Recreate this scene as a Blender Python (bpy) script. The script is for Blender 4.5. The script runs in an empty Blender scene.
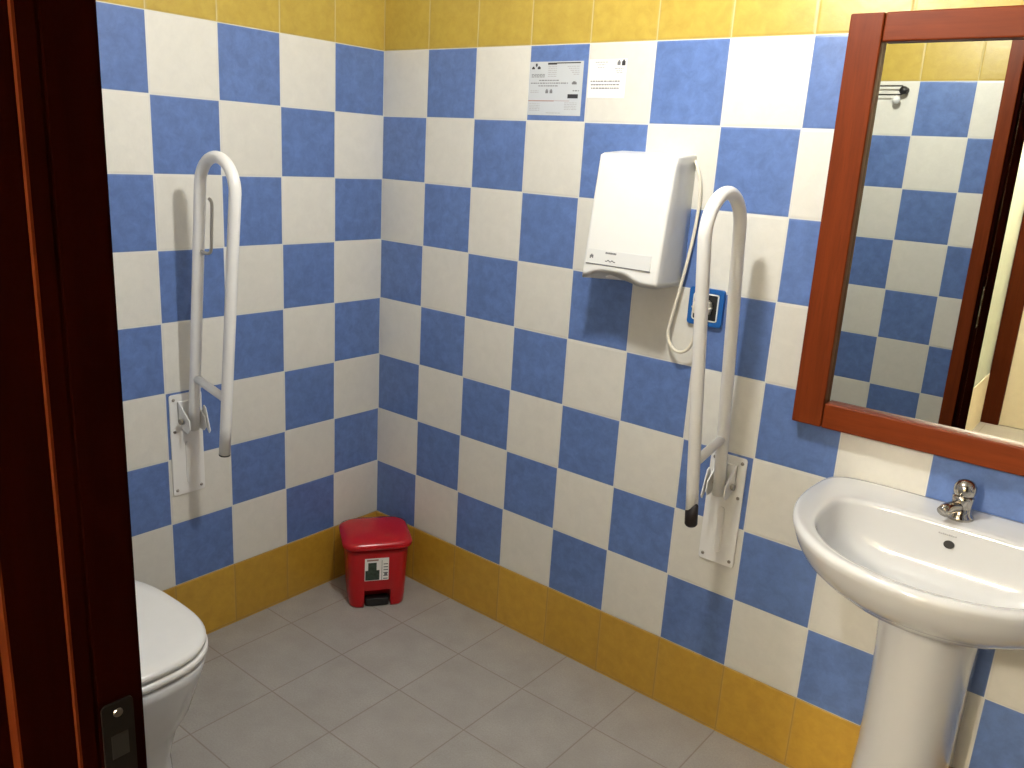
import bpy, bmesh, math, random
from mathutils import Vector, Matrix
PI = math.pi
C = bpy.context.scene.collection
SC = bpy.context.scene
random.seed(4)

# ---------------------------------------------------------------- camera
cam_d = bpy.data.cameras.new('camera'); cam = bpy.data.objects.new('camera', cam_d); C.objects.link(cam)
YAW, PIT, ROL, FPX = -0.66968, -0.26770, 0.06055, 839.34
fw = Vector((math.sin(YAW)*math.cos(PIT), math.cos(YAW)*math.cos(PIT), math.sin(PIT)))
rt = Vector((math.cos(YAW), -math.sin(YAW), 0)); up = rt.cross(fw)
r2 = math.cos(ROL)*rt + math.sin(ROL)*up; u2 = -math.sin(ROL)*rt + math.cos(ROL)*up
m = Matrix((r2, u2, -fw)).transposed().to_4x4(); m.translation = Vector((2.1583, -1.9619, 1.5139))
cam.matrix_world = m
cam_d.sensor_width = 36; cam_d.sensor_fit = 'HORIZONTAL'; cam_d.lens = FPX/1024*36; cam_d.clip_start = 0.02
SC.camera = cam
SC.cycles.caustics_reflective = False; SC.cycles.caustics_refractive = False
# ---------------------------------------------------------------- world / exposure
w = bpy.data.worlds.new('world'); SC.world = w; w.use_nodes = True
w.node_tree.nodes['Background'].inputs[0].default_value = (0.9, 0.95, 1, 1)
w.node_tree.nodes['Background'].inputs[1].default_value = 0.0
SC.view_settings.view_transform = 'Standard'; SC.view_settings.look = 'None'
SC.view_settings.gamma = 1; SC.view_settings.exposure = 0.0; SC.view_settings.use_curve_mapping = False
LAMP_POS = (1.29, -0.82, 2.15); LAMP_R = 0.05; LAMP_E = 52
LOBBY_POS = (1.49, -3.2, 2.2); LOBBY_E = 200

# ---------------------------------------------------------------- materials
def new_mat(name):
    mt = bpy.data.materials.new(name); mt.use_nodes = True
    return mt, mt.node_tree, mt.node_tree.nodes['Principled BSDF']
class N:                                    # tiny node helper
    def __init__(s, nt): s.nt = nt
    def m(s, op, a, b=None, c=None):
        n = s.nt.nodes.new('ShaderNodeMath'); n.operation = op
        for i, v in enumerate((a, b, c)):
            if v is None: continue
            if isinstance(v, (int, float)): n.inputs[i].default_value = v
            else: s.nt.links.new(v, n.inputs[i])
        return n.outputs[0]
    def mix(s, f, a, b):
        n = s.nt.nodes.new('ShaderNodeMix'); n.data_type = 'RGBA'
        for i, v in ((0, f), (6, a), (7, b)):
            if isinstance(v, (int, float)): n.inputs[i].default_value = v
            elif isinstance(v, tuple): n.inputs[i].default_value = (*v, 1) if len(v) == 3 else v
            else: s.nt.links.new(v, n.inputs[i])
        return n.outputs[2]
    def noise(s, vec, scale, detail=3, rough=.55, dist=0):
        n = s.nt.nodes.new('ShaderNodeTexNoise'); n.inputs['Scale'].default_value = scale
        n.inputs['Detail'].default_value = detail; n.inputs['Roughness'].default_value = rough
        n.inputs['Distortion'].default_value = dist
        s.nt.links.new(vec, n.inputs['Vector']); return n.outputs[0]
    def ramp(s, v, lo, hi, a=0., b=1.):
        n = s.nt.nodes.new('ShaderNodeMapRange'); s.nt.links.new(v, n.inputs[0])
        for i, x in ((1, lo), (2, hi), (3, a), (4, b)): n.inputs[i].default_value = x
        return n.outputs[0]
    def bump(s, h, strength, dist, bsdf):
        n = s.nt.nodes.new('ShaderNodeBump'); n.inputs['Strength'].default_value = strength
        n.inputs['Distance'].default_value = dist
        s.nt.links.new(h, n.inputs['Height']); s.nt.links.new(n.outputs[0], bsdf.inputs['Normal'])
    def coord(s, kind='Object'):
        n = s.nt.nodes.new('ShaderNodeTexCoord'); return n.outputs[kind]
    def xyz(s, v):
        n = s.nt.nodes.new('ShaderNodeSeparateXYZ'); s.nt.links.new(v, n.inputs[0]); return n.outputs
    def comb(s, x, y, z):
        n = s.nt.nodes.new('ShaderNodeCombineXYZ')
        for i, v in enumerate((x, y, z)):
            if isinstance(v, (int, float)): n.inputs[i].default_value = v
            else: s.nt.links.new(v, n.inputs[i])
        return n.outputs[0]
    def white(s, v):
        n = s.nt.nodes.new('ShaderNodeTexWhiteNoise'); s.nt.links.new(v, n.inputs['Vector']); return n.outputs[0]

BLUE = (0.112, 0.188, 0.425); WHITE = (0.705, 0.685, 0.620); YEL = (0.50, 0.355, 0.062); YELB = (0.52, 0.300, 0.034)
GROUT = (0.70, 0.70, 0.66)
SK = 0.2065
def tile_mat(name, axis, sign, off, parity, top=9):
    """checker of 20 cm tiles; rows below 0 and row 8 are yellow, plaster above; u runs along `axis`"""
    mt, nt, b = new_mat(name); n = N(nt)
    co = n.coord(); x, y, z = n.xyz(co)
    u = n.m('DIVIDE', n.m('SUBTRACT', n.m('MULTIPLY', (x, y)[axis], float(sign)), off), .2)
    v = n.m('DIVIDE', n.m('SUBTRACT', z, SK), .2)
    yc = n.mix(n.m('LESS_THAN', v, 0.), YEL, YELB)
    fu, fv = n.m('FLOOR', u), n.m('FLOOR', v)
    par = n.m('PINGPONG', n.m('ADD', n.m('ADD', fu, fv), float(parity + 40)), 1.0)
    rnd = n.white(n.comb(fu, fv, 3.0)); 
    # moved coordinate per tile so that the mottling breaks at the joints
    sh = n.nt.nodes.new('ShaderNodeVectorMath'); sh.operation = 'ADD'
    nt.links.new(co, sh.inputs[0]); nt.links.new(n.comb(n.m('MULTIPLY', rnd, 7.), n.m('MULTIPLY', rnd, 3.), rnd), sh.inputs[1])
    vec = sh.outputs[0]
    mott = n.noise(vec, 30, 6, .66, .35); fine = n.noise(vec, 120, 3)
    blue = n.mix(n.ramp(mott, .35, .68), tuple(c*.86 for c in BLUE), tuple(c*1.16 for c in BLUE))
    wht = n.mix(n.ramp(mott, .3, .7), tuple(c*.96 for c in WHITE), tuple(c*1.03 for c in WHITE))
    ym = n.mix(n.ramp(mott, .3, .72), (.90, .88, .86), (1.08, 1.10, 1.12)); yel = n.mix(1.0, yc, ym); yel.node.blend_type = 'MULTIPLY'
    chk = n.mix(par, blue, wht)
    isy = n.m('MAXIMUM', n.m('LESS_THAN', v, 0.), n.m('GREATER_THAN', v, 8.))
    col = n.mix(isy, chk, yel)
    col = n.mix(1.0, col, n.mix(rnd, (.95, .95, .95), (1.04, 1.04, 1.04)))
    col.node.blend_type = 'MULTIPLY'
    # joints
    eu = n.m('PINGPONG', u, .5); ev = n.m('PINGPONG', v, .5)
    e = n.m('MINIMUM', eu, ev)
    gcol = n.mix(isy, GROUT, n.mix(n.m('LESS_THAN', v, 0.), (.56, .46, .20), (.40, .24, .05)))
    gm = n.ramp(e, .005, .0095, 1., 0.)
    em = n.ramp(e, .008, .022, .12, 0.)     # slightly greyer pressed edge of each tile
    col = n.mix(em, col, (.30, .31, .34))
    col = n.mix(gm, col, gcol)
    plaster = n.m('GREATER_THAN', v, float(top))
    col = n.mix(plaster, col, (.48, .465, .43))
    nt.links.new(col, b.inputs['Base Color'])
    nt.links.new(n.m('ADD', n.m('MULTIPLY', gm, .35), n.ramp(plaster, 0, 1, .34, .8)), b.inputs['Roughness'])
    hgt = n.m('ADD', n.m('MULTIPLY', n.ramp(e, .004, .03), 1.0), n.m('ADD', n.m('MULTIPLY', mott, .9), n.m('MULTIPLY', fine, .12)))
    n.bump(hgt, .35, .0022, b)
    return mt
M_back = tile_mat('tile_back', 0, 1, 0., 0)
M_left = tile_mat('tile_left', 1, -1, 0., 1)
M_front = tile_mat('tile_front', 0, 1, 1.2032, 1)
M_right = tile_mat('tile_right', 1, -1, 0., 0)
def pbr(name, col, rough=.5, metal=0., noise=0., nscale=30, coat=0., bump=0., spec=None):
    mt, nt, b = new_mat(name); n = N(nt)
    co = n.coord(); t = n.noise(co, nscale, 4)
    a = tuple(c*(1-noise) for c in col); d = tuple(min(1, c*(1+noise)) for c in col)
    nt.links.new(n.mix(n.ramp(t, .3, .7), a, d), b.inputs['Base Color'])
    b.inputs['Roughness'].default_value = rough; b.inputs['Metallic'].default_value = metal
    b.inputs['Coat Weight'].default_value = coat; b.inputs['Coat Roughness'].default_value = .08
    if spec is not None: b.inputs['Specular IOR Level'].default_value = spec
    if bump: n.bump(t, bump, .002, b)
    return mt
def floor_mat():
    mt, nt, b = new_mat('floor_tile'); n = N(nt); co = n.coord(); x, y, z = n.xyz(co)
    u = n.m('DIVIDE', n.m('SUBTRACT', x, .38535), .25328); v = n.m('DIVIDE', n.m('ADD', y, .48172), .25328)
    rnd = n.white(n.comb(n.m('FLOOR', u), n.m('FLOOR', v), 1.))
    a = n.noise(co, 9, 4, .6); s = n.noise(co, 210, 3, .7)
    col = n.mix(n.ramp(a, .3, .7), (.345, .325, .295), (.425, .405, .370))
    col = n.mix(n.ramp(s, .35, .65, 0, .5), col, (.27, .245, .225))
    col = n.mix(n.m('MULTIPLY', rnd, .25), col, (.37, .335, .30))
    e = n.m('MINIMUM', n.m('PINGPONG', u, .5), n.m('PINGPONG', v, .5))
    g = n.ramp(e, .004, .010, .75, 0.)
    col = n.mix(g, col, (.235, .185, .150))
    nt.links.new(col, b.inputs['Base Color']); b.inputs['Roughness'].default_value = .5
    n.bump(n.m('ADD', n.ramp(e, .003, .016), n.m('MULTIPLY', s, .25)), .3, .0015, b)
    return mt
def wood_mat(name, c1, c2, axis='Z', rough=.42, coat=.0, spec=.15):
    mt, nt, b = new_mat(name); n = N(nt); co = n.coord()
    mp = nt.nodes.new('ShaderNodeMapping'); nt.links.new(co, mp.inputs[0])
    sc = {'Z': (34, 34, 2.2), 'X': (2.2, 34, 34)}[axis]
    mp.inputs['Scale'].default_value = sc
    g = n.noise(mp.outputs[0], 1.6, 5, .6, .4); f = n.noise(mp.outputs[0], 9, 3, .6)
    col = n.mix(n.ramp(g, .3, .7), c1, c2)
    col = n.mix(n.ramp(f, .5, .8, 0, .35), col, tuple(c*.55 for c in c1))
    nt.links.new(col, b.inputs['Base Color']); b.inputs['Roughness'].default_value = rough
    b.inputs['Coat Weight'].default_value = coat; b.inputs['Coat Roughness'].default_value = .15
    b.inputs['Specular IOR Level'].default_value = spec
    n.bump(f, .08, .001, b)
    return mt
def emit_mat(name, col, strength):
    mt, nt, b = new_mat(name)
    b.inputs['Base Color'].default_value = (.9, .9, .88, 1)
    b.inputs['Emission Color'].default_value = (*col, 1); b.inputs['Emission Strength'].default_value = strength
    return mt
M = {}
M['floor'] = floor_mat()
M['woodz'] = wood_mat('mahogany_upright', (.130, .0215, .0032), (.180, .0315, .0055), 'Z')
M['woodx'] = wood_mat('mahogany_level', (.130, .0215, .0032), (.180, .0315, .0055), 'X')
M['door2'] = wood_mat('brown_mahogany', (.058, .0105, .0026), (.088, .016, .004), 'Z', .5, .0, .06)
M['jamb'] = wood_mat('shaded_mahogany', (.0085, .0013, .0009), (.013, .0019, .0011), 'Z', .60, .0, .0)  # same wood as the casings, the reveal's shade put into its colour
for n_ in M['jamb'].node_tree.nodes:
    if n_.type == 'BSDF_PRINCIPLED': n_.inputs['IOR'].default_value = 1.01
M['plaster'] = pbr('white_plaster', (.48, .465, .43), .8, noise=.02)
M['cream'] = pbr('cream_paint', (.86, .78, .60), .6, noise=.03)
M['green'] = pbr('pale_green_paint', (.60, .68, .62), .6, noise=.03)
M['ceramic'] = pbr('white_ceramic', (.615, .62, .62), .12, noise=.008, coat=.4)
M['seat'] = pbr('seat_plastic', (.78, .77, .74), .25, noise=.01)
M['enamel'] = pbr('white_enamel', (.84, .83, .80), .28, noise=.015, coat=.2)
M['hook'] = pbr('grey_wire', (.42, .40, .36), .4, noise=.05)
M['plastic'] = pbr('white_plastic', (.80, .80, .77), .32, noise=.01)
M['plastic2'] = pbr('white_plastic_panel', (.74, .745, .73), .35, noise=.01)
M['cable'] = pbr('cream_cable', (.78, .73, .60), .4, noise=.02)
M['black'] = pbr('black_plastic', (.012, .012, .012), .4, noise=.05)
M['brown'] = pbr('bare_brown_end', (.010, .0045, .0035), .6, noise=.2, nscale=80)
M['print'] = pbr('black_ink', (.03, .03, .035), .6)
M['grey'] = pbr('grey_ink', (.17, .17, .18), .6)
M['pale'] = pbr('pale_grey_ink', (.36, .36, .37), .6)
M['redink'] = pbr('red_brown_ink', (.36, .20, .17), .6)
M['paper'] = pbr('laminated_paper', (.55, .58, .61), .18, noise=.01, coat=.5)
M['paper2'] = pbr('white_paper', (.84, .83, .80), .5, noise=.01)
M['red'] = pbr('red_plastic', (.45, .004, .008), .28, noise=.04)
M['redlid'] = pbr('red_plastic_lid', (.48, .005, .011), .22, noise=.04)
M['green_ink'] = pbr('green_black_ink', (.03, .05, .035), .5, noise=.5, nscale=90)
M['chrome'] = pbr('chrome', (.46, .43, .385), .16, 1.0, noise=.03)
M['steel'] = pbr('dull_steel', (.34, .31, .27), .35, 1.0, noise=.1)
M['brass'] = pbr('dark_strike_plate', (.006, .0045, .004), .6, .0, noise=.1, spec=.15)
M['bluep'] = pbr('blue_socket_frame', (.012, .105, .36), .3, noise=.03)
M['mirror'] = pbr('mirror_silver', (.68, .70, .66), .0, 1.0)
M['iron'] = pbr('dark_iron', (.03, .028, .027), .4, .3, noise=.1)
M['lamp'] = emit_mat('lit_globe', (1.0, .985, .935), LAMP_E/ (4*PI*PI*LAMP_R**2) /1.0)
M['lobbylamp'] = emit_mat('lit_lobby_globe', (1.0, .89, .72), LOBBY_E/(4*PI*PI*.09**2))

# ---------------------------------------------------------------- mesh helpers
def obj(name, bm, mat, parent=None, smooth=False, bevel=0, seg=2, sub=0, ang=.6):
    bmesh.ops.recalc_face_normals(bm, faces=bm.faces[:])
    me = bpy.data.meshes.new(name); bm.to_mesh(me); bm.free()
    o = bpy.data.objects.new(name, me); C.objects.link(o)
    me.materials.append(mat)
    if parent: o.parent = parent
    if bevel:
        b = o.modifiers.new('bevel', 'BEVEL'); b.width = bevel; b.segments = seg; b.limit_method = 'ANGLE'; b.angle_limit = .5
    if sub:
        s = o.modifiers.new('sub', 'SUBSURF'); s.levels = s.render_levels = sub
    if smooth or bevel:
        for p in me.polygons: p.use_smooth = True
        if bevel: 
            wn = o.modifiers.new('wn', 'WEIGHTED_NORMAL'); wn.keep_sharp = True
    return o
def thing(name, label, cat, loc=(0, 0, 0), rot=(0, 0, 0), group=None):
    o = bpy.data.objects.new(name, None); C.objects.link(o); o.empty_display_size = .05
    o.location = loc; o.rotation_euler = rot; o['label'] = label; o['category'] = cat; o['kind'] = 'thing'
    if group: o['group'] = group
    return o
def tag(o, label, cat, group=None):
    o['label'] = label; o['category'] = cat; o['kind'] = 'thing'
    if group: o['group'] = group
    return o
def struct(name, bm, mat, parent=None, **k):
    o = obj(name, bm, mat, parent, **k)
    if parent is None: o['kind'] = 'structure'
    return o
def box(bm, a, b):
    x0, x1 = sorted((a[0], b[0])); y0, y1 = sorted((a[1], b[1])); z0, z1 = sorted((a[2], b[2]))
    v = [bm.verts.new(p) for p in ((x0,y0,z0),(x1,y0,z0),(x1,y1,z0),(x0,y1,z0),(x0,y0,z1),(x1,y0,z1),(x1,y1,z1),(x0,y1,z1))]
    for f in ((0,3,2,1),(4,5,6,7),(0,1,5,4),(1,2,6,5),(2,3,7,6),(3,0,4,7)): bm.faces.new([v[i] for i in f])
    return bm
def B(*boxes):
    bm = bmesh.new()
    for a, b in boxes: box(bm, a, b)
    return bm
def tube(bm, pts, r, seg=16, cap=True, radii=None):
    """round tube along a list of points (parallel-transport frames)"""
    pts = [Vector(p) for p in pts]; rings = []
    t0 = (pts[1]-pts[0]).normalized(); ref = Vector((0, 0, 1)) if abs(t0.z) < .9 else Vector((1, 0, 0))
    nrm = (ref - t0*ref.dot(t0)).normalized()
    for i, p in enumerate(pts):
        a = pts[max(i-1, 0)]; b = pts[min(i+1, len(pts)-1)]; t = (b-a).normalized()
        nrm = (nrm - t*nrm.dot(t)).normalized(); bi = t.cross(nrm)
        rr = radii[i] if radii else r
        rings.append([bm.verts.new(p + rr*(math.cos(2*PI*k/seg)*nrm + math.sin(2*PI*k/seg)*bi)) for k in range(seg)])
    for i in range(len(rings)-1):
        for k in range(seg):
            bm.faces.new((rings[i][k], rings[i][(k+1) % seg], rings[i+1][(k+1) % seg], rings[i+1][k]))
    if cap:
        bm.faces.new(rings[0][::-1]); bm.faces.new(rings[-1])
    return bm
def T(pts, r, **k): return tube(bmesh.new(), pts, r, **k)
def loft(bm, rings, cap0=True, cap1=True):
    vs = [[bm.verts.new(p) for p in r] for r in rings]; n = len(rings[0])
    for i in range(len(vs)-1):
        for k in range(n):
            bm.faces.new((vs[i][k], vs[i][(k+1) % n], vs[i+1][(k+1) % n], vs[i+1][k]))
    if cap0: bm.faces.new(vs[0][::-1])
    if cap1: bm.faces.new(vs[-1])
    return bm
def prism(poly, a, b, axis):
    """polygon (p,q) extruded along axis 0/1/2 from a to b"""
    bm = bmesh.new()
    def P(p, q, t): return {0: (t, p, q), 1: (p, t, q), 2: (p, q, t)}[axis]
    lo = [bm.verts.new(P(p, q, a)) for p, q in poly]; hi = [bm.verts.new(P(p, q, b)) for p, q in poly]
    n = len(poly)
    for k in range(n): bm.faces.new((lo[k], lo[(k+1) % n], hi[(k+1) % n], hi[k]))
    bm.faces.new(lo[::-1]); bm.faces.new(hi)
    return bm
def lathe(prof, center=(0, 0, 0), seg=32, axis='Z'):
    bm = bmesh.new(); rings = []
    for r, h in prof:
        ring = []
        for k in range(seg):
            a = 2*PI*k/seg; c, s = r*math.cos(a), r*math.sin(a)
            p = {'Z': (c, s, h), 'Y': (c, h, s), 'X': (h, c, s)}[axis]
            ring.append(tuple(p[i]+center[i] for i in range(3)))
        rings.append(ring)
    return loft(bm, rings)
def rrect(w, h, r, n=5):
    pts = []
    for cx, cy, a0 in ((w/2-r, h/2-r, 0), (-w/2+r, h/2-r, PI/2), (-w/2+r, -h/2+r, PI), (w/2-r, -h/2+r, 1.5*PI)):
        for k in range(n+1):
            a = a0 + PI/2*k/n; pts.append((cx+r*math.cos(a), cy+r*math.sin(a)))
    return pts
def smooth_path(pts, n=8):
    pts = [Vector(p) for p in pts]; out = []
    for i in range(len(pts)-1):
        p0, p1, p2, p3 = pts[max(i-1, 0)], pts[i], pts[i+1], pts[min(i+2, len(pts)-1)]
        for k in range(n):
            t = k/n
            out.append(.5*((2*p1)+(-p0+p2)*t+(2*p0-5*p1+4*p2-p3)*t*t+(-p0+3*p1-3*p2+p3)*t**3))
    out.append(pts[-1]); return out

# ================================================================ the room
RX, D, H = 2.60, 1.686, 2.45        # room runs x 0..RX, y 0..-D
DO0, DO1, DH = 1.553, 2.351, 2.06   # clear door opening
DT = 0.36                           # door wall thickness
LX0, LX1, LY = 1.36, 2.95, -3.58    # lobby beyond the door
struct('floor', B(((-.1, .1, -.08), (RX+.5, LY-.1, 0))), M['floor'])
struct('ceiling', B(((-.1, .1, H), (RX+.5, LY-.1, H+.08))), M['plaster'])
struct('wall_back', B(((-.1, 0, 0), (RX+.1, .1, H))), M_back)
struct('wall_left', B(((-.1, 0, 0), (0, -D-DT, H))), M_left)
struct('wall_right', B(((RX, 0, 0), (RX+.1, -D, H))), M_right)
OX0, OX1 = DO0-.03, DO1+.03
struct('wall_front', B(((0, -D, 0), (OX0, -D-DT, H)), ((OX1, -D, 0), (RX+.1, -D-DT, H)), ((OX0, -D, DH+.03), (OX1, -D-DT, H))), M_front)
# skirting course of yellow tiles, set a hair proud of the wall tiles
g = .0025
struct('baseboard_back', B(((0, 0, 0), (RX, -g, SK-.001))), M_back, bevel=.0012)
struct('baseboard_left', B(((0, -g, 0), (g, -D, SK-.001))), M_left, bevel=.0012)
struct('baseboard_right', B(((RX-g, -g, 0), (RX, -D, SK-.001))), M_right, bevel=.0012)
struct('baseboard_front', B(((g, -D, 0), (1.488, -D+g, SK-.001))), M_front, bevel=.0012)
# lobby
struct('wall_lobby_left', B(((LX0-.1, -D-DT, .30), (LX0, LY, H))), M['green'])
struct('trim_1', B(((LX0-.1, -D-DT, 0), (LX0+.004, LY, .30))), M['cream'])
struct('wall_lobby_right', B(((LX1, -D-DT, 0), (LX1+.1, LY, H)), ((RX+.1, -D-DT+.02, 0), (LX1, -D-DT, H))), M['cream'])
struct('wall_lobby_end', B(((LX0-.1, LY, 0), (LX1+.1, LY-.1, H))), M['cream'])
# door frame of the toilet room: lining with stepped rebate, casings both sides
door = bpy.data.objects.new('door_1', None); C.objects.link(door); door['kind'] = 'structure'
def lining(sign, x):
    # cross-section (x,y) of a jamb; x grows into the opening
    P = [(-.03, -D), (-.012, -D), (-.012, -D+.0165), (-.001, -D+.0165), (0, -D+.015), (0, -1.7060), (-.0018, -1.7068), (-.0018, -1.7092), (0, -1.710), (0, -1.7215), (-.0045, -1.7235), (-.0045, -1.7625), (-.0205, -1.7645), (-.0205, -D-DT), (-.03, -D-DT)]
    return prism([(x+sign*p, q) for p, q in P], 0, DH+.03, 2)
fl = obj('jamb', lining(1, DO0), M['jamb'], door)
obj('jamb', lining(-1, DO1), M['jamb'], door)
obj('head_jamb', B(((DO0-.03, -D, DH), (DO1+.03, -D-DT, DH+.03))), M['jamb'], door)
unseen_leaf = obj('door_leaf', B(((DO1+.012, -D+.02, .006), (DO1+.052, -D+.818, DH-.004))), M['jamb'], door, bevel=.002)  # out of view, added to cut bounce light on the jamb
obj('door_handle', T(smooth_path([(DO1+.012, -D+.76, 1.03), (DO1-.04, -D+.76, 1.03), (DO1-.048, -D+.745, 1.03), (DO1-.048, -D+.65, 1.03)], 5), .009), M['steel'], unseen_leaf, smooth=True)
for side, y0, y1 in (('room', -D, -D+.014), ('lobby', -D-DT, -D-DT-.012)):
    for a, b in ((1.491, DO0-.0125), (DO1+.0125, DO1+.062)):
        if side == 'lobby': a, b = (a-.014, b-.021) if a < 2 else (a+.021, b+.014)
        obj('casing', B(((a, y0, 0), (b, y1, DH))), M['woodz'], door, bevel=.004, seg=3)
    obj('casing', B(((1.489, y0, DH), (DO1+.062, y1, DH+.062))), M['woodx'], door, bevel=.004, seg=3)
for x, y, wd in ((DO0-.0046, -1.7225, .0046), (DO0-.0206, -1.7632, .0160)):  # strips over the jamb steps, lobby light on the edges painted as lighter wood
    obj('lit_edge', B(((x, y-.0012, 0), (x+wd, y+.0008, DH))), M['door2'], door)['label'] = 'jamb step edge with the lobby light in its colour'
PZ = .985
sp = obj('strike_plate', prism([(-1.692+p, PZ+q) for p, q in rrect(.026, .16, .004)], DO0-.001, DO0+.0022, 0), M['brass'], door)
sp['label'] = 'dull metal latch plate on the shaded jamb'
obj('latch_hole', B(((DO0+.0018, -1.684, PZ-.035), (DO0+.0026, -1.700, PZ+.005))), M['black'], sp)
obj('bolt_hole', B(((DO0+.0018, -1.685, PZ+.028), (DO0+.0026, -1.699, PZ+.05))), M['black'], sp)
for z in (PZ-.07, PZ+.07):
    obj('screw', lathe([(.0005, 0), (.004, 0), (.0035, .0012), (.0005, .0012)], (DO0+.0022, -1.692, z), 12, 'X'), M['steel'], sp)
# second door frame at the lobby's end, seen in the mirror
d2 = bpy.data.objects.new('door_2', None); C.objects.link(d2); d2['kind'] = 'structure'
for a in (1.362, 2.19): obj('casing', B(((a, LY, 0), (a+.098, LY+.03, 2.1))), M['door2'], d2, bevel=.006)
obj('casing', B(((1.362, LY, 2.1), (2.288, LY+.03, 2.185))), M['door2'], d2, bevel=.006)
dl = obj('door_leaf', B(((1.458, LY, .004), (2.19, LY+.014, 2.1))), M['cream'], d2)
dh = obj('door_handle', T(smooth_path([(2.13, LY+.012, 1.02), (2.13, LY+.055, 1.02), (2.10, LY+.06, 1.02), (2.02, LY+.06, 1.02)], 5), .009), M['steel'], dl, smooth=True)

# ================================================================ lamps
lamp = thing('ceiling_lamp', 'lit opal globe lamp hanging from the ceiling of the tiled room', 'lamp', (LAMP_POS[0], LAMP_POS[1], H))
obj('ceiling_rose', lathe([(.001, 0), (.055, 0), (.05, -.018), (.012, -.03), (.001, -.03)]), M['plastic'], lamp, smooth=True)
dz = LAMP_POS[2]-H
obj('lamp_rod', T([(0, 0, -.02), (0, 0, dz+LAMP_R+.02)], .006), M['plastic'], lamp, smooth=True)
obj('lamp_socket', lathe([(.001, dz+LAMP_R+.05), (.02, dz+LAMP_R+.045), (.022, dz+LAMP_R-.006), (.001, dz+LAMP_R-.006)], seg=20), M['plastic'], lamp, smooth=True)
bm = bmesh.new(); bmesh.ops.create_uvsphere(bm, u_segments=24, v_segments=16, radius=LAMP_R); bmesh.ops.translate(bm, verts=bm.verts, vec=(0, 0, dz))
obj('lamp_globe', bm, M['lamp'], lamp, smooth=True)
lob = thing('lobby_lamp', 'lit warm globe lamp on the lobby ceiling outside the door', 'lamp', (LOBBY_POS[0], LOBBY_POS[1], H))
obj('ceiling_rose', lathe([(.001, 0), (.06, 0), (.05, -.02), (.02, -.16), (.001, -.165)]), M['plastic'], lob, smooth=True)
bm = bmesh.new(); bmesh.ops.create_uvsphere(bm, u_segments=24, v_segments=16, radius=.09); bmesh.ops.translate(bm, verts=bm.verts, vec=(0, 0, LOBBY_POS[2]-H))
obj('lamp_globe', bm, M['lobbylamp'], lob, smooth=True)

# ================================================================ washbasin
SXC, RIM = 1.893, .825
sink = thing('washbasin', 'white ceramic pedestal washbasin with a chrome tap under the wooden mirror', 'washbasin', (SXC, 0, 0))
NS = 96
def outline_outer(a):
    # polar angle a about (0,-.15): front half bulges, back runs square into the wall
    c, s = math.cos(a), math.sin(a)
    if s < 0:
        e = 2/2.12; return (.302*math.copysign(abs(c)**e, c), -.15 - .355*abs(s)**e)
    e = 2/7.
    x = .302*math.copysign(abs(c)**e, c); y = -.15 + .148*abs(s)**e
    x *= 1 - .050*((y+.15)/.15)**2 if y > -.15 else 1
    return (x, y)
def outline_inner(a):
    c, s = math.cos(a), math.sin(a)
    if s < 0:
        e = 2/2.1; return (.238*math.copysign(abs(c)**e, c), -.235 - .228*abs(s)**e)
    e = 2/5.; return (.238*math.copysign(abs(c)**e, c), -.235 + .125*abs(s)**e)
ANG = [2*PI*k/NS for k in range(NS)]
OUT = [outline_outer(a) for a in ANG]; INN = [outline_inner(a) for a in ANG]
def sc(ring, sx, sy, z, y0=0): return [(x*sx, y0+(y-y0)*sy, z) for x, y in ring]
rings = []
# underside from the pedestal up to the lip
for s, z in ((.36, .662), (.50, .668), (.64, .682), (.76, .702), (.86, .728), (.93, .756), (.972, .786), (.992, .807), (1.0, .819)):
    rings.append([(x*s, y*(s if z < .8 else s), z) for x, y in OUT])
for s, z in ((.997, .826), (.985, .8302)): rings.append(sc(OUT, s, s, z, -.0))
# top surface, from lip to bowl edge
for t, z in ((.12, .8315), (.40, .8285), (.75, .8250), (.93, .8235)):
    rings.append([((1-t)*o[0]*.985+t*i[0], (1-t)*(o[1]*.985)+t*i[1], z) for o, i in zip(OUT, INN)])
for t, z in ((1., .8205), (.982, .811), (.963, .79), (.935, .765), (.885, .735), (.77, .708), (.56, .692), (.30, .684), (.11, .681), (.075, .676)):
    rings.append([(x*t, -.225+(y+.225)*t, z) for x, y in INN])
bm = loft(bmesh.new(), rings, True, True)
obj('basin', bm, M['ceramic'], sink, smooth=True)
obj('drain', lathe([(.001, .6775), (.026, .6775), (.028, .6835), (.018, .6845), (.016, .680), (.001, .680)], (0, -.225, 0), 24), M['chrome'], sink, smooth=True)
# overflow hole in the back slope and the small maker's mark above it
ov = bpy.data.objects.new('overflow_hole', None)
bm = bmesh.new()
def disc(c, nrm, up_, rx, ry, th, seg=24):
    c = Vector(c); nrm = Vector(nrm).normalized(); u = Vector(up_).cross(nrm).normalized(); v = nrm.cross(u)
    b_ = bmesh.new()
    lo = [c + u*rx*math.cos(2*PI*k/seg) + v*ry*math.sin(2*PI*k/seg) - nrm*th for k in range(seg)]
    hi = [p + nrm*th*2 for p in lo]
    return loft(b_, [lo, hi])
obj('overflow_hole', disc((-.008, -.1178, .781), (0, -1, .18), (0, 0, 1), .0105, .0085, .0012), M['black'], sink)
bm = bmesh.new()
for k in range(9):
    x = -.032 + k*.004; h = (.0030, .0020, .0034)[k % 3]
    box(bm, (x, -.1080, .7985), (x+.0028, -.1148, .7985+h*.8))
obj('maker_mark', bm, M['pale'], sink)
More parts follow.
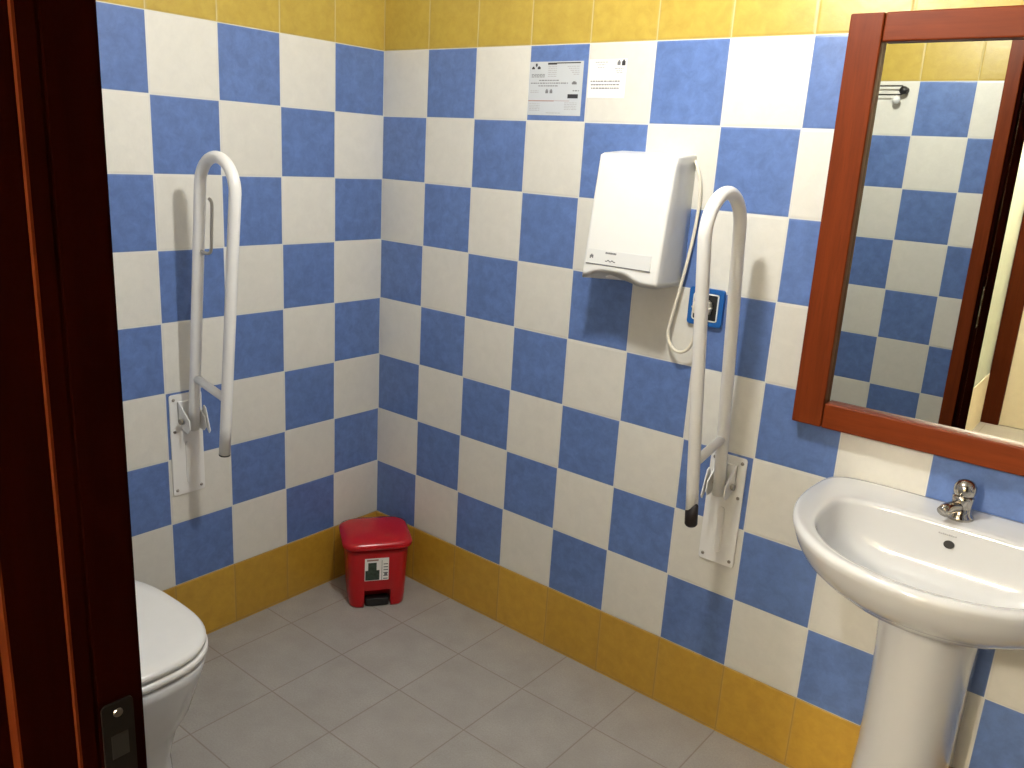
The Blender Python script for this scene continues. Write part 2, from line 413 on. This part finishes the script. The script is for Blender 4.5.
# pedestal: half-round column, flared a little at foot
def ped_ring(w_, d_, z):
    pts = []; q = -.012
    for k in range(33):
        a = PI + PI*k/32
        e = 2/2.5
        c, s = math.cos(a), math.sin(a)
        pts.append((q+w_*math.copysign(abs(c)**e, c), -.09 - d_*abs(s)**e, z))
    pts += [(q+w_*.96, -.02, z), (q-w_*.96, -.02, z)]
    return pts
bm = loft(bmesh.new(), [ped_ring(w_, d_, z) for w_, d_, z in ((.110, .185, 0), (.108, .183, .03), (.098, .165, .12), (.092, .155, .3), (.094, .158, .5), (.100, .170, .62), (.108, .182, .664), (.1, .17, .672))])
obj('pedestal', bm, M['ceramic'], sink, smooth=True)
# tap: push-button pillar tap with stub spout
tap = bpy.data.objects.new('tap', None); C.objects.link(tap); tap.parent = sink; tap.location = (-.008, -.062, .8275)
obj('tap_body', lathe([(.001, -.004), (.027, -.004), (.027, .004), (.021, .009), (.0195, .030), (.021, .040), (.0215, .046), (.017, .049), (.001, .049)], seg=28), M['chrome'], tap, smooth=True)
obj('tap_button', lathe([(.001, .048), (.018, .048), (.0215, .053), (.0225, .061), (.0215, .070), (.016, .079), (.007, .083), (.001, .0835)], seg=28), M['chrome'], tap, smooth=True)
obj('spout', T(smooth_path([(-.003, -.008, .024), (-.012, -.030, .027), (-.020, -.052, .026), (-.023, -.062, .022)], 5), .0125), M['chrome'], tap, smooth=True)
tap['label'] = 'chrome push button pillar tap'

# ================================================================ wall mirror
mir = thing('wall_mirror', 'rectangular mirror in a reddish wooden frame above the washbasin', 'mirror', (1.905, -.004, .938), (.0188, 0, 0))
MW, MH, FW = .415, .90, .070
def fbar(x0, x1, z0, z1, mat):
    return obj('frame_bar', B(((x0, -.004, z0), (x1, -.031, z1))), mat, mir, bevel=.004, seg=3)
fbar(-MW, -MW+FW, 0, MH, M['woodz']); fbar(MW-FW, MW, 0, MH, M['woodz'])
fbar(-MW+FW+.0012, MW-FW-.0012, MH-.057, MH, M['woodx']); fbar(-MW+FW+.0012, MW-FW-.0012, 0, .060, M['woodx'])
obj('mirror_glass', B(((-MW+FW-.01, -.0055, .05), (MW-FW+.01, -.0085, MH-.047))), M['mirror'], mir)
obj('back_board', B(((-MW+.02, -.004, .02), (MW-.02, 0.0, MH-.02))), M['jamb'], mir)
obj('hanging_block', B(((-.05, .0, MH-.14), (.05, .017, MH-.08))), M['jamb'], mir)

# ================================================================ hand dryer
dry = thing('hand_dryer', 'white wall-mounted hand dryer with a cream cable looping to the socket', 'hand dryer', (0, 0, 0))
X0, X1, ZB, ZT = .925, 1.147, 1.212, 1.532
def dryer_body():
    # one rounded D section per height, deeper towards the bottom; lower edge arches over the nozzle
    def ring(dep):
        x0, x1, r = X0, X1, .009; p = [(x1, -.001)]
        for k in range(5):
            a = -PI/2*k/4; p.append((x1-r+r*math.cos(a), -dep+r+r*math.sin(a)))
        for k in range(1, 24): p.append((x1-r-(x1-x0-2*r)*k/24, -dep))
        for k in range(5):
            a = -PI/2 - PI/2*k/4; p.append((x0+r+r*math.cos(a), -dep+r+r*math.sin(a)))
        p.append((x0, -.001)); return p
    out = []; nv = 20
    for i in range(nv+1):
        t = i/nv; row = []
        for x, y in ring(.142 - .040*t**1.15):
            u = (x-X0)/(X1-X0)
            arch = .020*math.exp(-((u-.40)/.30)**4) if y < -.02 else 0
            zb = ZB + arch; row.append((x, y, zb + (ZT-.008*min(1, -y/.09)-zb)*t))
        out.append(row)
    out.append([(1.02+(x-1.02)*.96, y*.90, z+.006) for x, y, z in out[-1]])
    return loft(bmesh.new(), out)
body = obj('housing', dryer_body(), M['plastic'], dry, smooth=True)
wn_ = body.modifiers.new('wn', 'WEIGHTED_NORMAL'); wn_.weight = 100; wn_.keep_sharp = True
def fy(z):  # y of the front face at height z
    t = (z-ZB-.02)/(ZT-.01-ZB-.02); return -(.142 - .040*max(t, 0)**1.15)
def skin_panel(x0, x1, z0, z1, th=.0012):
    return [(x0, fy(z0)-th, z0), (x1, fy(z0)-th, z0), (x1, fy(z1)-th, z1), (x0, fy(z1)-th, z1)]
def slab(quad, back=.003):
    bm = bmesh.new(); lo = [(x, y+back, z) for x, y, z in quad]
    return loft(bm, [lo, quad])
pn = obj('label_panel', slab(skin_panel(.938, 1.125, 1.254, 1.290, .0012)), M['plastic2'], dry)
def marks(rects, lift, z_back=.0006):
    bm = bmesh.new()
    for x0, x1, z0, z1 in rects:
        q = [(x0, fy(z0)-lift, z0), (x1, fy(z0)-lift, z0), (x1, fy(z1)-lift, z1), (x0, fy(z1)-lift, z1)]
        lo = [(x, y+z_back, z) for x, y, z in q]; loft(bm, [lo, q])
    return bm
obj('panel_edge', marks([(.936, 1.127, 1.2515, 1.2535)], .0012), M['grey'], dry)
tx = []
x = .992
for wd in (.005, .004, .005, .006, .004, .005, .004):
    tx.append((x, x+wd-.001, 1.2815, 1.2860)); x += wd
obj('maker_name', marks(tx, .0018), M['grey'], dry)
hdx = [(.994+i*.006, .994+i*.006+.004, 1.262+.002*(i % 2), 1.2645+.0025*(i % 2)) for i in range(5)] + [(1.0, 1.012, 1.2595, 1.261)]
hd = [(.946+i*.0035, .946+i*.0035+.0035, 1.266+(.0, .003, .001)[i], 1.277-(.003, 0, .002)[i]) for i in range(3)]
obj('hand_symbol', marks([(a, b+.0022, c, d) for a, b, c, d in hdx[:5]], .0018), M['grey'], dry)
obj('safety_mark', marks(hd, .0018), M['grey'], dry)
obj('air_nozzle', prism([(-.125, 1.232), (-.118, 1.218), (-.075, 1.214), (-.05, 1.25), (-.118, 1.26)], .962, 1.035, 0), M['plastic2'], dry, bevel=.003)
obj('side_screw', lathe([(.0005, 0), (.004, 0), (.003, .002), (.0005, .002)], (X1-.004, -.018, 1.47), 12, 'X'), M['steel'], dry)
cable = [(1.120, -.010, 1.530), (1.146, -.008, 1.522), (1.160, -.012, 1.500), (1.169, -.012, 1.470), (1.172, -.010, 1.425), (1.168, -.010, 1.353), (1.158, -.014, 1.266), (1.147, -.018, 1.193),
         (1.136, -.024, 1.120), (1.134, -.028, 1.085), (1.148, -.030, 1.056), (1.172, -.032, 1.044), (1.200, -.034, 1.058), (1.218, -.042, 1.10), (1.222, -.048, 1.150), (1.219, -.044, 1.168)]
pc = obj('power_cable', T(smooth_path(cable, 7), .0042, seg=10), M['cable'], dry, smooth=True)
obj('plug', lathe([(.001, -.046), (.012, -.046), (.019, -.040), (.0225, -.030), (.0225, -.010), (.001, -.010)], (1.219, 0, 1.167), 24, 'Y'), M['cable'], pc, smooth=True)
# plug ribs
bm = bmesh.new()
for k in range(10):
    a = 2*PI*k/10; cx, cz = 1.219+.0225*math.cos(a), 1.167+.0225*math.sin(a)
    tube(bm, [(cx, -.012, cz), (cx, -.032, cz)], .0026, seg=8)
obj('plug_grip', bm, M['cable'], pc, smooth=True)
# ================================================================ power socket
soc = thing('power_socket', 'blue framed wall socket with a black face, half behind the right rail', 'socket', (1.222, 0, 1.167))
SO = .048
def frame_ring(o_, i_, y0, y1):
    bm = bmesh.new(); ro = rrect(2*o_, 2*o_, .008, 4); ri = rrect(2*i_, 2*i_, .003, 4)
    L = [[(p, y0, q) for p, q in ro], [(p, y1, q) for p, q in ro], [(p, y1, q) for p, q in ri], [(p, y0, q) for p, q in ri]]
    vs = [[bm.verts.new(c) for c in r] for r in L]; n = len(ro)
    for i in range(4):
        for k in range(n): bm.faces.new((vs[i][k], vs[i][(k+1) % n], vs[(i+1) % 4][(k+1) % n], vs[(i+1) % 4][k]))
    return bm
obj('blue_frame', frame_ring(SO, .035, 0, -.011), M['bluep'], soc, bevel=.002)
obj('white_border', frame_ring(.0352, .032, 0, -.012), M['plastic'], soc)
obj('socket_face', B(((-.033, 0, -.033), (.033, -.010, .033))), M['black'], soc)

# ================================================================ fold-down grab rails
def rail(label, root_loc, rotz, inner, outer, flip, brown, holder):
    """local frame: +u (x) out of the wall, y sideways, z up, origin on the wall at floor level.
       inner/outer = ((u,z) low, (u,z) high) centre lines of the two tubes"""
    t = thing('grab_rail', label, 'grab rail', root_loc, (0, 0, rotz), 'white fold-up grab rails')
    pl = obj('wall_plate', prism([(p, .647+q) for p, q in rrect(.100, .305, .008)], .0005, .0055, 0), M['enamel'], t, bevel=.0012)
    obj('stiffening_rib', prism([(p, .590+q) for p, q in rrect(.016, .13, .0079)], .005, .0085, 0), M['enamel'], pl, bevel=.002)
    for y in (-.038, .038):
        for z in (.510, .690 if (y*flip) < 0 else .72, .785):
            if z == .72: continue
            obj('screw', lathe([(.0004, .0048), (.0048, .0048), (.0042, .0075), (.0015, .0082), (.0004, .0082)], (0, y, z), 14, 'X'), M['steel'], pl, smooth=True)
    # hinge cheeks: two triangular ears and a bolt
    piv = (.046, .712)
    for s in (-1, 1):
        poly = [(.004, .775), (.010, .779), (piv[0]+.018, .735), (piv[0]+.020, .708), (piv[0]+.010, .695), (.034, .698), (.004, .722), ]
        obj('hinge_cheek', prism([(p, q) for p, q in poly], s*.0225, s*.0265, 1), M['enamel'], t, bevel=.001)
    obj('hinge_base', B(((.003, -.0265, .716), (.012, .0265, .778))), M['enamel'], t, bevel=.001)
    obj('hinge_bolt', lathe([(.0005, -.036), (.0085, -.036), (.0085, -.029), (.005, -.029), (.005, .029), (.0085, .029), (.0085, .036), (.0005, .036)], (piv[0]-.014, 0, piv[1]+.014), 12, 'Y'), M['steel'], t)
    # tongue / locking lever sticking out on one side
    lv = [(.028, .728), (.046, .768), (.056, .762), (.066, .728), (.076, .698), (.070, .688), (.060, .700), (.046, .712)]
    obj('lock_lever', prism(lv, flip*.030, flip*.034, 1), M['enamel'], t, bevel=.0012)
    (u0, z0), (u1, z1) = inner; (v0, w0), (v1, w1) = outer
    top = []
    A = Vector((u1, 0, z1)); Bv = Vector((v1, 0, w1)); cc = (A+Bv)/2; rad = (Bv-A).length/2
    ax = (Bv-A).normalized(); upv = Vector((-ax.z, 0, ax.x))
    if upv.z < 0: upv = -upv
    for k in range(1, 20):
        a = PI*k/20; top.append(cc - ax*rad*math.cos(a) + upv*rad*1.02*math.sin(a))
    low = [Vector((u0, 0, z0)) + (A-Vector((u0, 0, z0)))*k/8 for k in range(9)]
    hi = [Bv + (Vector((v0, 0, w0))-Bv)*k/8 for k in range(9)]
    obj('rail_tube', T(low+top+hi, .0152, seg=20), M['enamel'], t, smooth=True)
    d = (Vector((v0, 0, w0))-Bv).normalized(); e0 = Vector((v0, 0, w0))
    if brown:
        # paint worn off: dark end section, ragged upper edge
        bm = bmesh.new(); seg = 24; n1 = Vector((0, 1, 0)); n2 = d.cross(n1)
        ra = []
        for k in range(seg):
            a = 2*PI*k/seg; rg = -.036 - .015*math.sin(a+brown) - .004*math.sin(3*a)
            ra.append(e0 + d*rg + .0157*(math.cos(a)*n1 + math.sin(a)*n2))
        rings_ = [ra] + [[e0 + d*x_ + r_*(math.cos(2*PI*k/seg)*n1 + math.sin(2*PI*k/seg)*n2) for k in range(seg)] for x_, r_ in ((-.008, .0157), (.008, .0157), (.012, .013))]
        en = obj('worn_end', loft(bmesh.new(), rings_), M['brown'], t, smooth=True)
        en['label'] = 'dark worn end of the tube'
    else:
        en = obj('end_cap', T([e0+d*.000, e0+d*.004], .0156, seg=20), M['black'], t)
        en['label'] = 'dark end cap'
    # cross bar
    def on(P, Q, z): 
        f = (z-P[1])/(Q[1]-P[1]); return Vector((P[0]+(Q[0]-P[0])*f, 0, z))
    obj('cross_bar', T([on(*inner, .858), on(*outer, .828)], .0115, seg=16), M['enamel'], t, smooth=True)
    if holder:
        a0 = on(*inner, 1.218)
        pth = smooth_path([a0+Vector((.01, .0, 0)), a0+Vector((.030, -.0, -.004)), a0+Vector((.052, 0, -.002)), a0+Vector((.062, 0, .012)), a0+Vector((.066, 0, .06)), a0+Vector((.072, 0, .118)), a0+Vector((.069, 0, .132)), a0+Vector((.060, 0, .138))], 6)
        ho = obj('paper_holder', T(pth, .0042, seg=10), M['hook'], t, smooth=True)
        ho['label'] = 'thin grey wire toilet paper hook'
    return t
rail('white fold-up grab rail on the left wall beside the toilet, with a wire paper hook', (0, -.742, 0), 0,
     ((.042, .700), (.124, 1.384)), ((.196, .668), (.282, 1.379)), 1, 0, True)
rail('white fold-up grab rail between hand dryer and mirror, its tube end dark and worn', (1.336, 0, 0), -PI/2,
     ((.042, .700), (.119, 1.375)), ((.184, .672), (.291, 1.366)), -1, 1.2, False)

# ================================================================ toilet
TY = -1.208
toi = thing('toilet', 'white ceramic toilet with closed lid against the left wall', 'toilet', (-.011, TY, 0))
def toilet_ring(L0, L1, hw, z, flat=.0):
    # egg outline: back at x=L0 (squarish), front tip at x=L1
    cx = L0 + (L1-L0)*.50; pts = []
    for k in range(64):
        a = 2*PI*k/64; c, s = math.cos(a), math.sin(a)
        if c >= 0: e = 2/2.9; x = cx + (L1-cx)*abs(c)**e
        else: e = 2/3.6; x = cx - (cx-L0)*abs(c)**e
        ee = 2/2.6 if c >= 0 else 2/3.6
        pts.append((x, hw*math.copysign(abs(s)**ee, s)*(1 - (.10*((cx-x)/(cx-L0))**2 if c < 0 else 0)), z))
    return pts
bm = loft(bmesh.new(), [toilet_ring(.13, .615, .118, 0), toilet_ring(.13, .610, .114, .02), toilet_ring(.13, .600, .110, .12), toilet_ring(.14, .620, .124, .20), toilet_ring(.15, .655, .146, .26),
    toilet_ring(.16, .670, .166, .32), toilet_ring(.17, .686, .174, .365), toilet_ring(.17, .690, .177, .388), toilet_ring(.18, .682, .170, .393)])
obj('bowl', bm, M['ceramic'], toi, smooth=True)
bm = loft(bmesh.new(), [toilet_ring(.225, .684, .173, .3965), toilet_ring(.222, .690, .179, .400), toilet_ring(.222, .690, .179, .410), toilet_ring(.225, .684, .173, .414)])
obj('seat_ring', bm, M['seat'], toi, smooth=True)
bm = loft(bmesh.new(), [toilet_ring(.224, .678, .169, .418), toilet_ring(.220, .686, .177, .421), toilet_ring(.220, .686, .177, .430), toilet_ring(.225, .678, .171, .4355), toilet_ring(.25, .65, .145, .438), toilet_ring(.34, .56, .07, .439)])
obj('lid', bm, M['seat'], toi, smooth=True)
for y in (-.075, .075): obj('hinge', T([(.222, y-.018, .412), (.222, y+.018, .412)], .012), M['seat'], toi, smooth=True)
bm = bmesh.new(); 
loft(bm, [[(.105+p, q, z) for p, q in rrect(w_, h_, .03, 6)] for w_, h_, z in ((.15, .34, .385), (.17, .36, .42), (.18, .38, .60), (.185, .385, .755))])
obj('cistern', bm, M['ceramic'], toi, smooth=True)
bm = bmesh.new(); loft(bm, [[(.107+p, q, z) for p, q in rrect(w_, h_, .03, 6)] for w_, h_, z in ((.195, .40, .755), (.197, .402, .775), (.18, .385, .787))])
obj('cistern_lid', bm, M['ceramic'], toi, smooth=True)
obj('flush_button', lathe([(.001, .786), (.024, .786), (.024, .793), (.001, .794)], (.105, 0, 0), 24), M['chrome'], toi, smooth=True)

# ================================================================ pedal bin
ang = math.atan2(-.57, .82)
bn = thing('pedal_bin', 'small red plastic pedal bin in the corner, white sticker on its front', 'bin', (.180, -.168, 0), (0, 0, ang+PI/2))
# local: front faces -y, width along x
def bring(w_, d_, z, r=.035, yo=0, rb=.05):
    pts = []
    for cx, cy, a0, rr in ((w_/2-rb, d_/2-rb, 0, rb), (-w_/2+rb, d_/2-rb, PI/2, rb), (-w_/2+r, -d_/2+r, PI, r), (w_/2-r, -d_/2+r, 1.5*PI, r)):
        for k in range(7):
            a = a0 + PI/2*k/6; pts.append((cx+rr*math.cos(a), yo+cy+rr*math.sin(a), z))
    return pts
bm = loft(bmesh.new(), [bring(.176, .168, .0, .03), bring(.184, .174, .006, .032), bring(.190, .180, .04, .034), bring(.206, .198, .20, .036), bring(.208, .2, .222, .036)])
bod = obj('body', bm, M['red'], bn, smooth=True)
cut = obj('cut', B(((-.045, -.2, -.01), (.045, -.055, .066))), M['red'], bn); 
md = bod.modifiers.new('recess', 'BOOLEAN'); md.operation = 'DIFFERENCE'; md.object = cut; md.solver = 'EXACT'
bpy.context.view_layer.update()
dg = bpy.context.evaluated_depsgraph_get(); me2 = bpy.data.meshes.new_from_object(bod.evaluated_get(dg)); bod.modifiers.clear(); bod.data = me2
bpy.data.objects.remove(cut)
for p in bod.data.polygons: p.use_smooth = abs(p.normal.z) < .5
md = bod.modifiers.new('wn', 'WEIGHTED_NORMAL')
bm = loft(bmesh.new(), [bring(.226, .216, .222, .046), bring(.234, .224, .224, .049), bring(.235, .225, .233, .050), bring(.228, .218, .241, .048), bring(.200, .190, .249, .04), bring(.14, .13, .2545, .03), bring(.09, .08, .2565, .02, rb=.02)])
ld = obj('lid', bm, M['redlid'], bn, smooth=True)
obj('lid_hinge', T([(-.05, .110, .232), (.05, .110, .232)], .010), M['redlid'], bn, smooth=True)
bm = bmesh.new(); loft(bm, [[(p, -.070+q*.9, z) for p, q in rrect(.080, .034, .008, 4)] for z in (.004, .007, .026, .030)])
pd = obj('pedal', bm, M['black'], bn, bevel=.001); pd['label'] = 'black foot pedal'
obj('pedal_arm', B(((-.02, -.056, .002), (.02, -.040, .016))), M['black'], bn)
# sticker on the tapering front: tilted slab
def byf(z): return -(.090 + (.099-.090)*(z-.04)/.16)
def stick(rects, lift, name, mat, parent):
    bm = bmesh.new()
    for x0, x1, z0, z1 in rects:
        q = [(x0, byf(z0)-lift, z0), (x1, byf(z0)-lift, z0), (x1, byf(z1)-lift, z1), (x0, byf(z1)-lift, z1)]
        loft(bm, [[(x, y+.0006, z) for x, y, z in q], q])
    return obj(name, bm, mat, parent)
st = stick([(-.045, .035, .104, .188)], .0010, 'sticker', M['paper2'], bn); st['label'] = 'white product sticker'
stick([(-.043, .004, .106, .143), (-.034, -.006, .143, .172)], .0014, 'sticker_picture', M['green_ink'], st)
stick([(-.038, .000, .178, .184)], .0015, 'sticker_heading', M['redink'], st)
stick([(.011, .0125, .102, .180)] + [(.017, .032, .108+i*.011, .1115+i*.011) for i in range(6)] + [(.020, .030, .120, .132)], .0015, 'sticker_print', M['grey'], st)

# ================================================================ notices on the wall
def notice(name, x0, x1, z0, z1, mat, label, y=-.0008):
    o = obj(name, B(((x0, -.0002, z0), (x1, y-.0004, z1))), mat); tag(o, label, 'notice'); return o
def ink(parent, name, rects, mat, x0, x1, z0, z1, px0, px1, py0, py1, rows_words=True):
    bm = bmesh.new()
    for a, b, c, d in rects:   # page units: a..b across, c..d down
        fx = lambda t: x0 + (t-px0)/(px1-px0)*(x1-x0); fz = lambda t: z1 - (t-py0)/(py1-py0)*(z1-z0)
        box(bm, (fx(a), -.0011, fz(c)), (fx(b), -.0016, fz(d)))
    return obj(name, bm, mat, parent)
def words(a, b, y, h, seed):
    r = random.Random(seed); out = []; x = a
    while x < b:
        wd = r.uniform(8, 22); out.append((x, min(x+wd, b), y, y+h)); x += wd + r.uniform(3, 6)
    return out
n1 = notice('information_notice', .603, .784, 1.622, 1.763, M['paper'], 'laminated grey-white notice with a black bar, on the blue tile left of the plain notice')
A = (.603, .784, 1.622, 1.763, 150, 545, 165, 555)
for blk in ([words(165, 265, 255+i*9, 5, i) for i in range(3)], [words(225, 375, 297, 7, 11), words(162, 442, 317, 7, 12), words(222, 370, 337, 7, 13)], [words(480, 525, 372, 7, 14)]):
    ink(n1, 'printed_text', sum(blk, []), M['grey'], *A)
for blk in ([words(290, 352, 200+i*14, 5, 20+i) for i in range(6)], [words(430+i*12, 520, 200+i*14, 5, 30+i) for i in range(5)], [words(162, 225, 374+i*12, 5, 40+i) for i in range(2)],
            [words(160, 240, 470+i*12, 4, 50+i) for i in range(5)], [words(425, 515, 460+i*12, 4, 60+i) for i in range(5)], [words(290, 400, 535, 4, 70)]):
    ink(n1, 'small_print', sum(blk, []), M['pale'], *A)
ink(n1, 'emblem', [(192, 206, 178, 196), (196, 202, 196, 204), (165, 186, 206, 219), (208, 230, 204, 219), (170, 180, 200, 206), (214, 224, 198, 204)], M['print'], *A)
ink(n1, 'heading_bar', [(285, 352, 174, 188), (352, 525, 173, 181)], M['print'], *A)
ink(n1, 'black_box', [(445, 520, 400, 430)], M['print'], *A)
for a in (278, 310): ink(n1, 'figure_symbol', [(a, a+20, 373, 394), (a+5, a+15, 364, 373.5)], M['grey'], *A)
ink(n1, 'round_symbol', [(470, 505, 315, 330), (478, 496, 308, 315.5)], M['grey'], *A)
ink(n1, 'red_line', [(150, 345, 446, 453), (345, 460, 447, 450)], M['redink'], *A)
n2 = notice('paper_notice', .803, .919, 1.669, 1.766, M['paper2'], 'small plain white paper notice stuck on the white tile above the hand dryer')
A2 = (.803, .919, 1.669, 1.766, 590, 870, 150, 440)
ink(n2, 'printed_text', sum([words(608+i*4, 832-i*3, 310+i*26, 9, 80+i) for i in range(3)], []), M['grey'], *A2)
ink(n2, 'small_print', words(635, 735, 170, 6, 90) + words(650, 715, 190, 5, 91) + words(655, 705, 208, 5, 92), M['pale'], *A2)
ink(n2, 'small_print', words(785, 850, 218, 6, 93) + words(795, 845, 236, 6, 94) + words(800, 845, 250, 5, 95), M['pale'], *A2)
ink(n2, 'figure_symbol', [(801, 824, 170, 197), (807, 818, 160, 171)], M['grey'], *A2)
ink(n2, 'figure_symbol', [(834, 860, 168, 200), (841, 854, 157, 169)], M['print'], *A2)

# ================================================================ towel rail on the door wall (seen in the mirror)
tr = thing('towel_rail', 'dark double wire rail with a white end knob on the wall facing the mirror', 'towel rail', (0, -D, 0))
pth = [(.70, .030, 1.788), (1.150, .030, 1.788)] + [(1.150+.016*math.sin(a), .030, 1.772+.014*math.cos(a)) for a in [PI*k/8 for k in range(1, 8)]] + [(1.150, .030, 1.756), (.70, .030, 1.756)]
obj('double_wire', T(pth, .0028, seg=8), M['iron'], tr, smooth=True)
for x in (.715, 1.158):
    obj('wall_mount', lathe([(.001, 0.0), (.013, 0.0), (.011, .008), (.006, .012), (.006, .024), (.015, .027), (.015, .035), (.001, .036)], (x, 0, 1.772), 20, 'Y'), M['iron'], tr, smooth=True)
obj('white_knob', lathe([(.001, .0), (.006, .002), (.007, .016), (.012, .022), (.016, .034), (.011, .046), (.001, .050)], (1.137, 0, 1.738), 16, 'Y'), M['plastic'], tr, smooth=True)
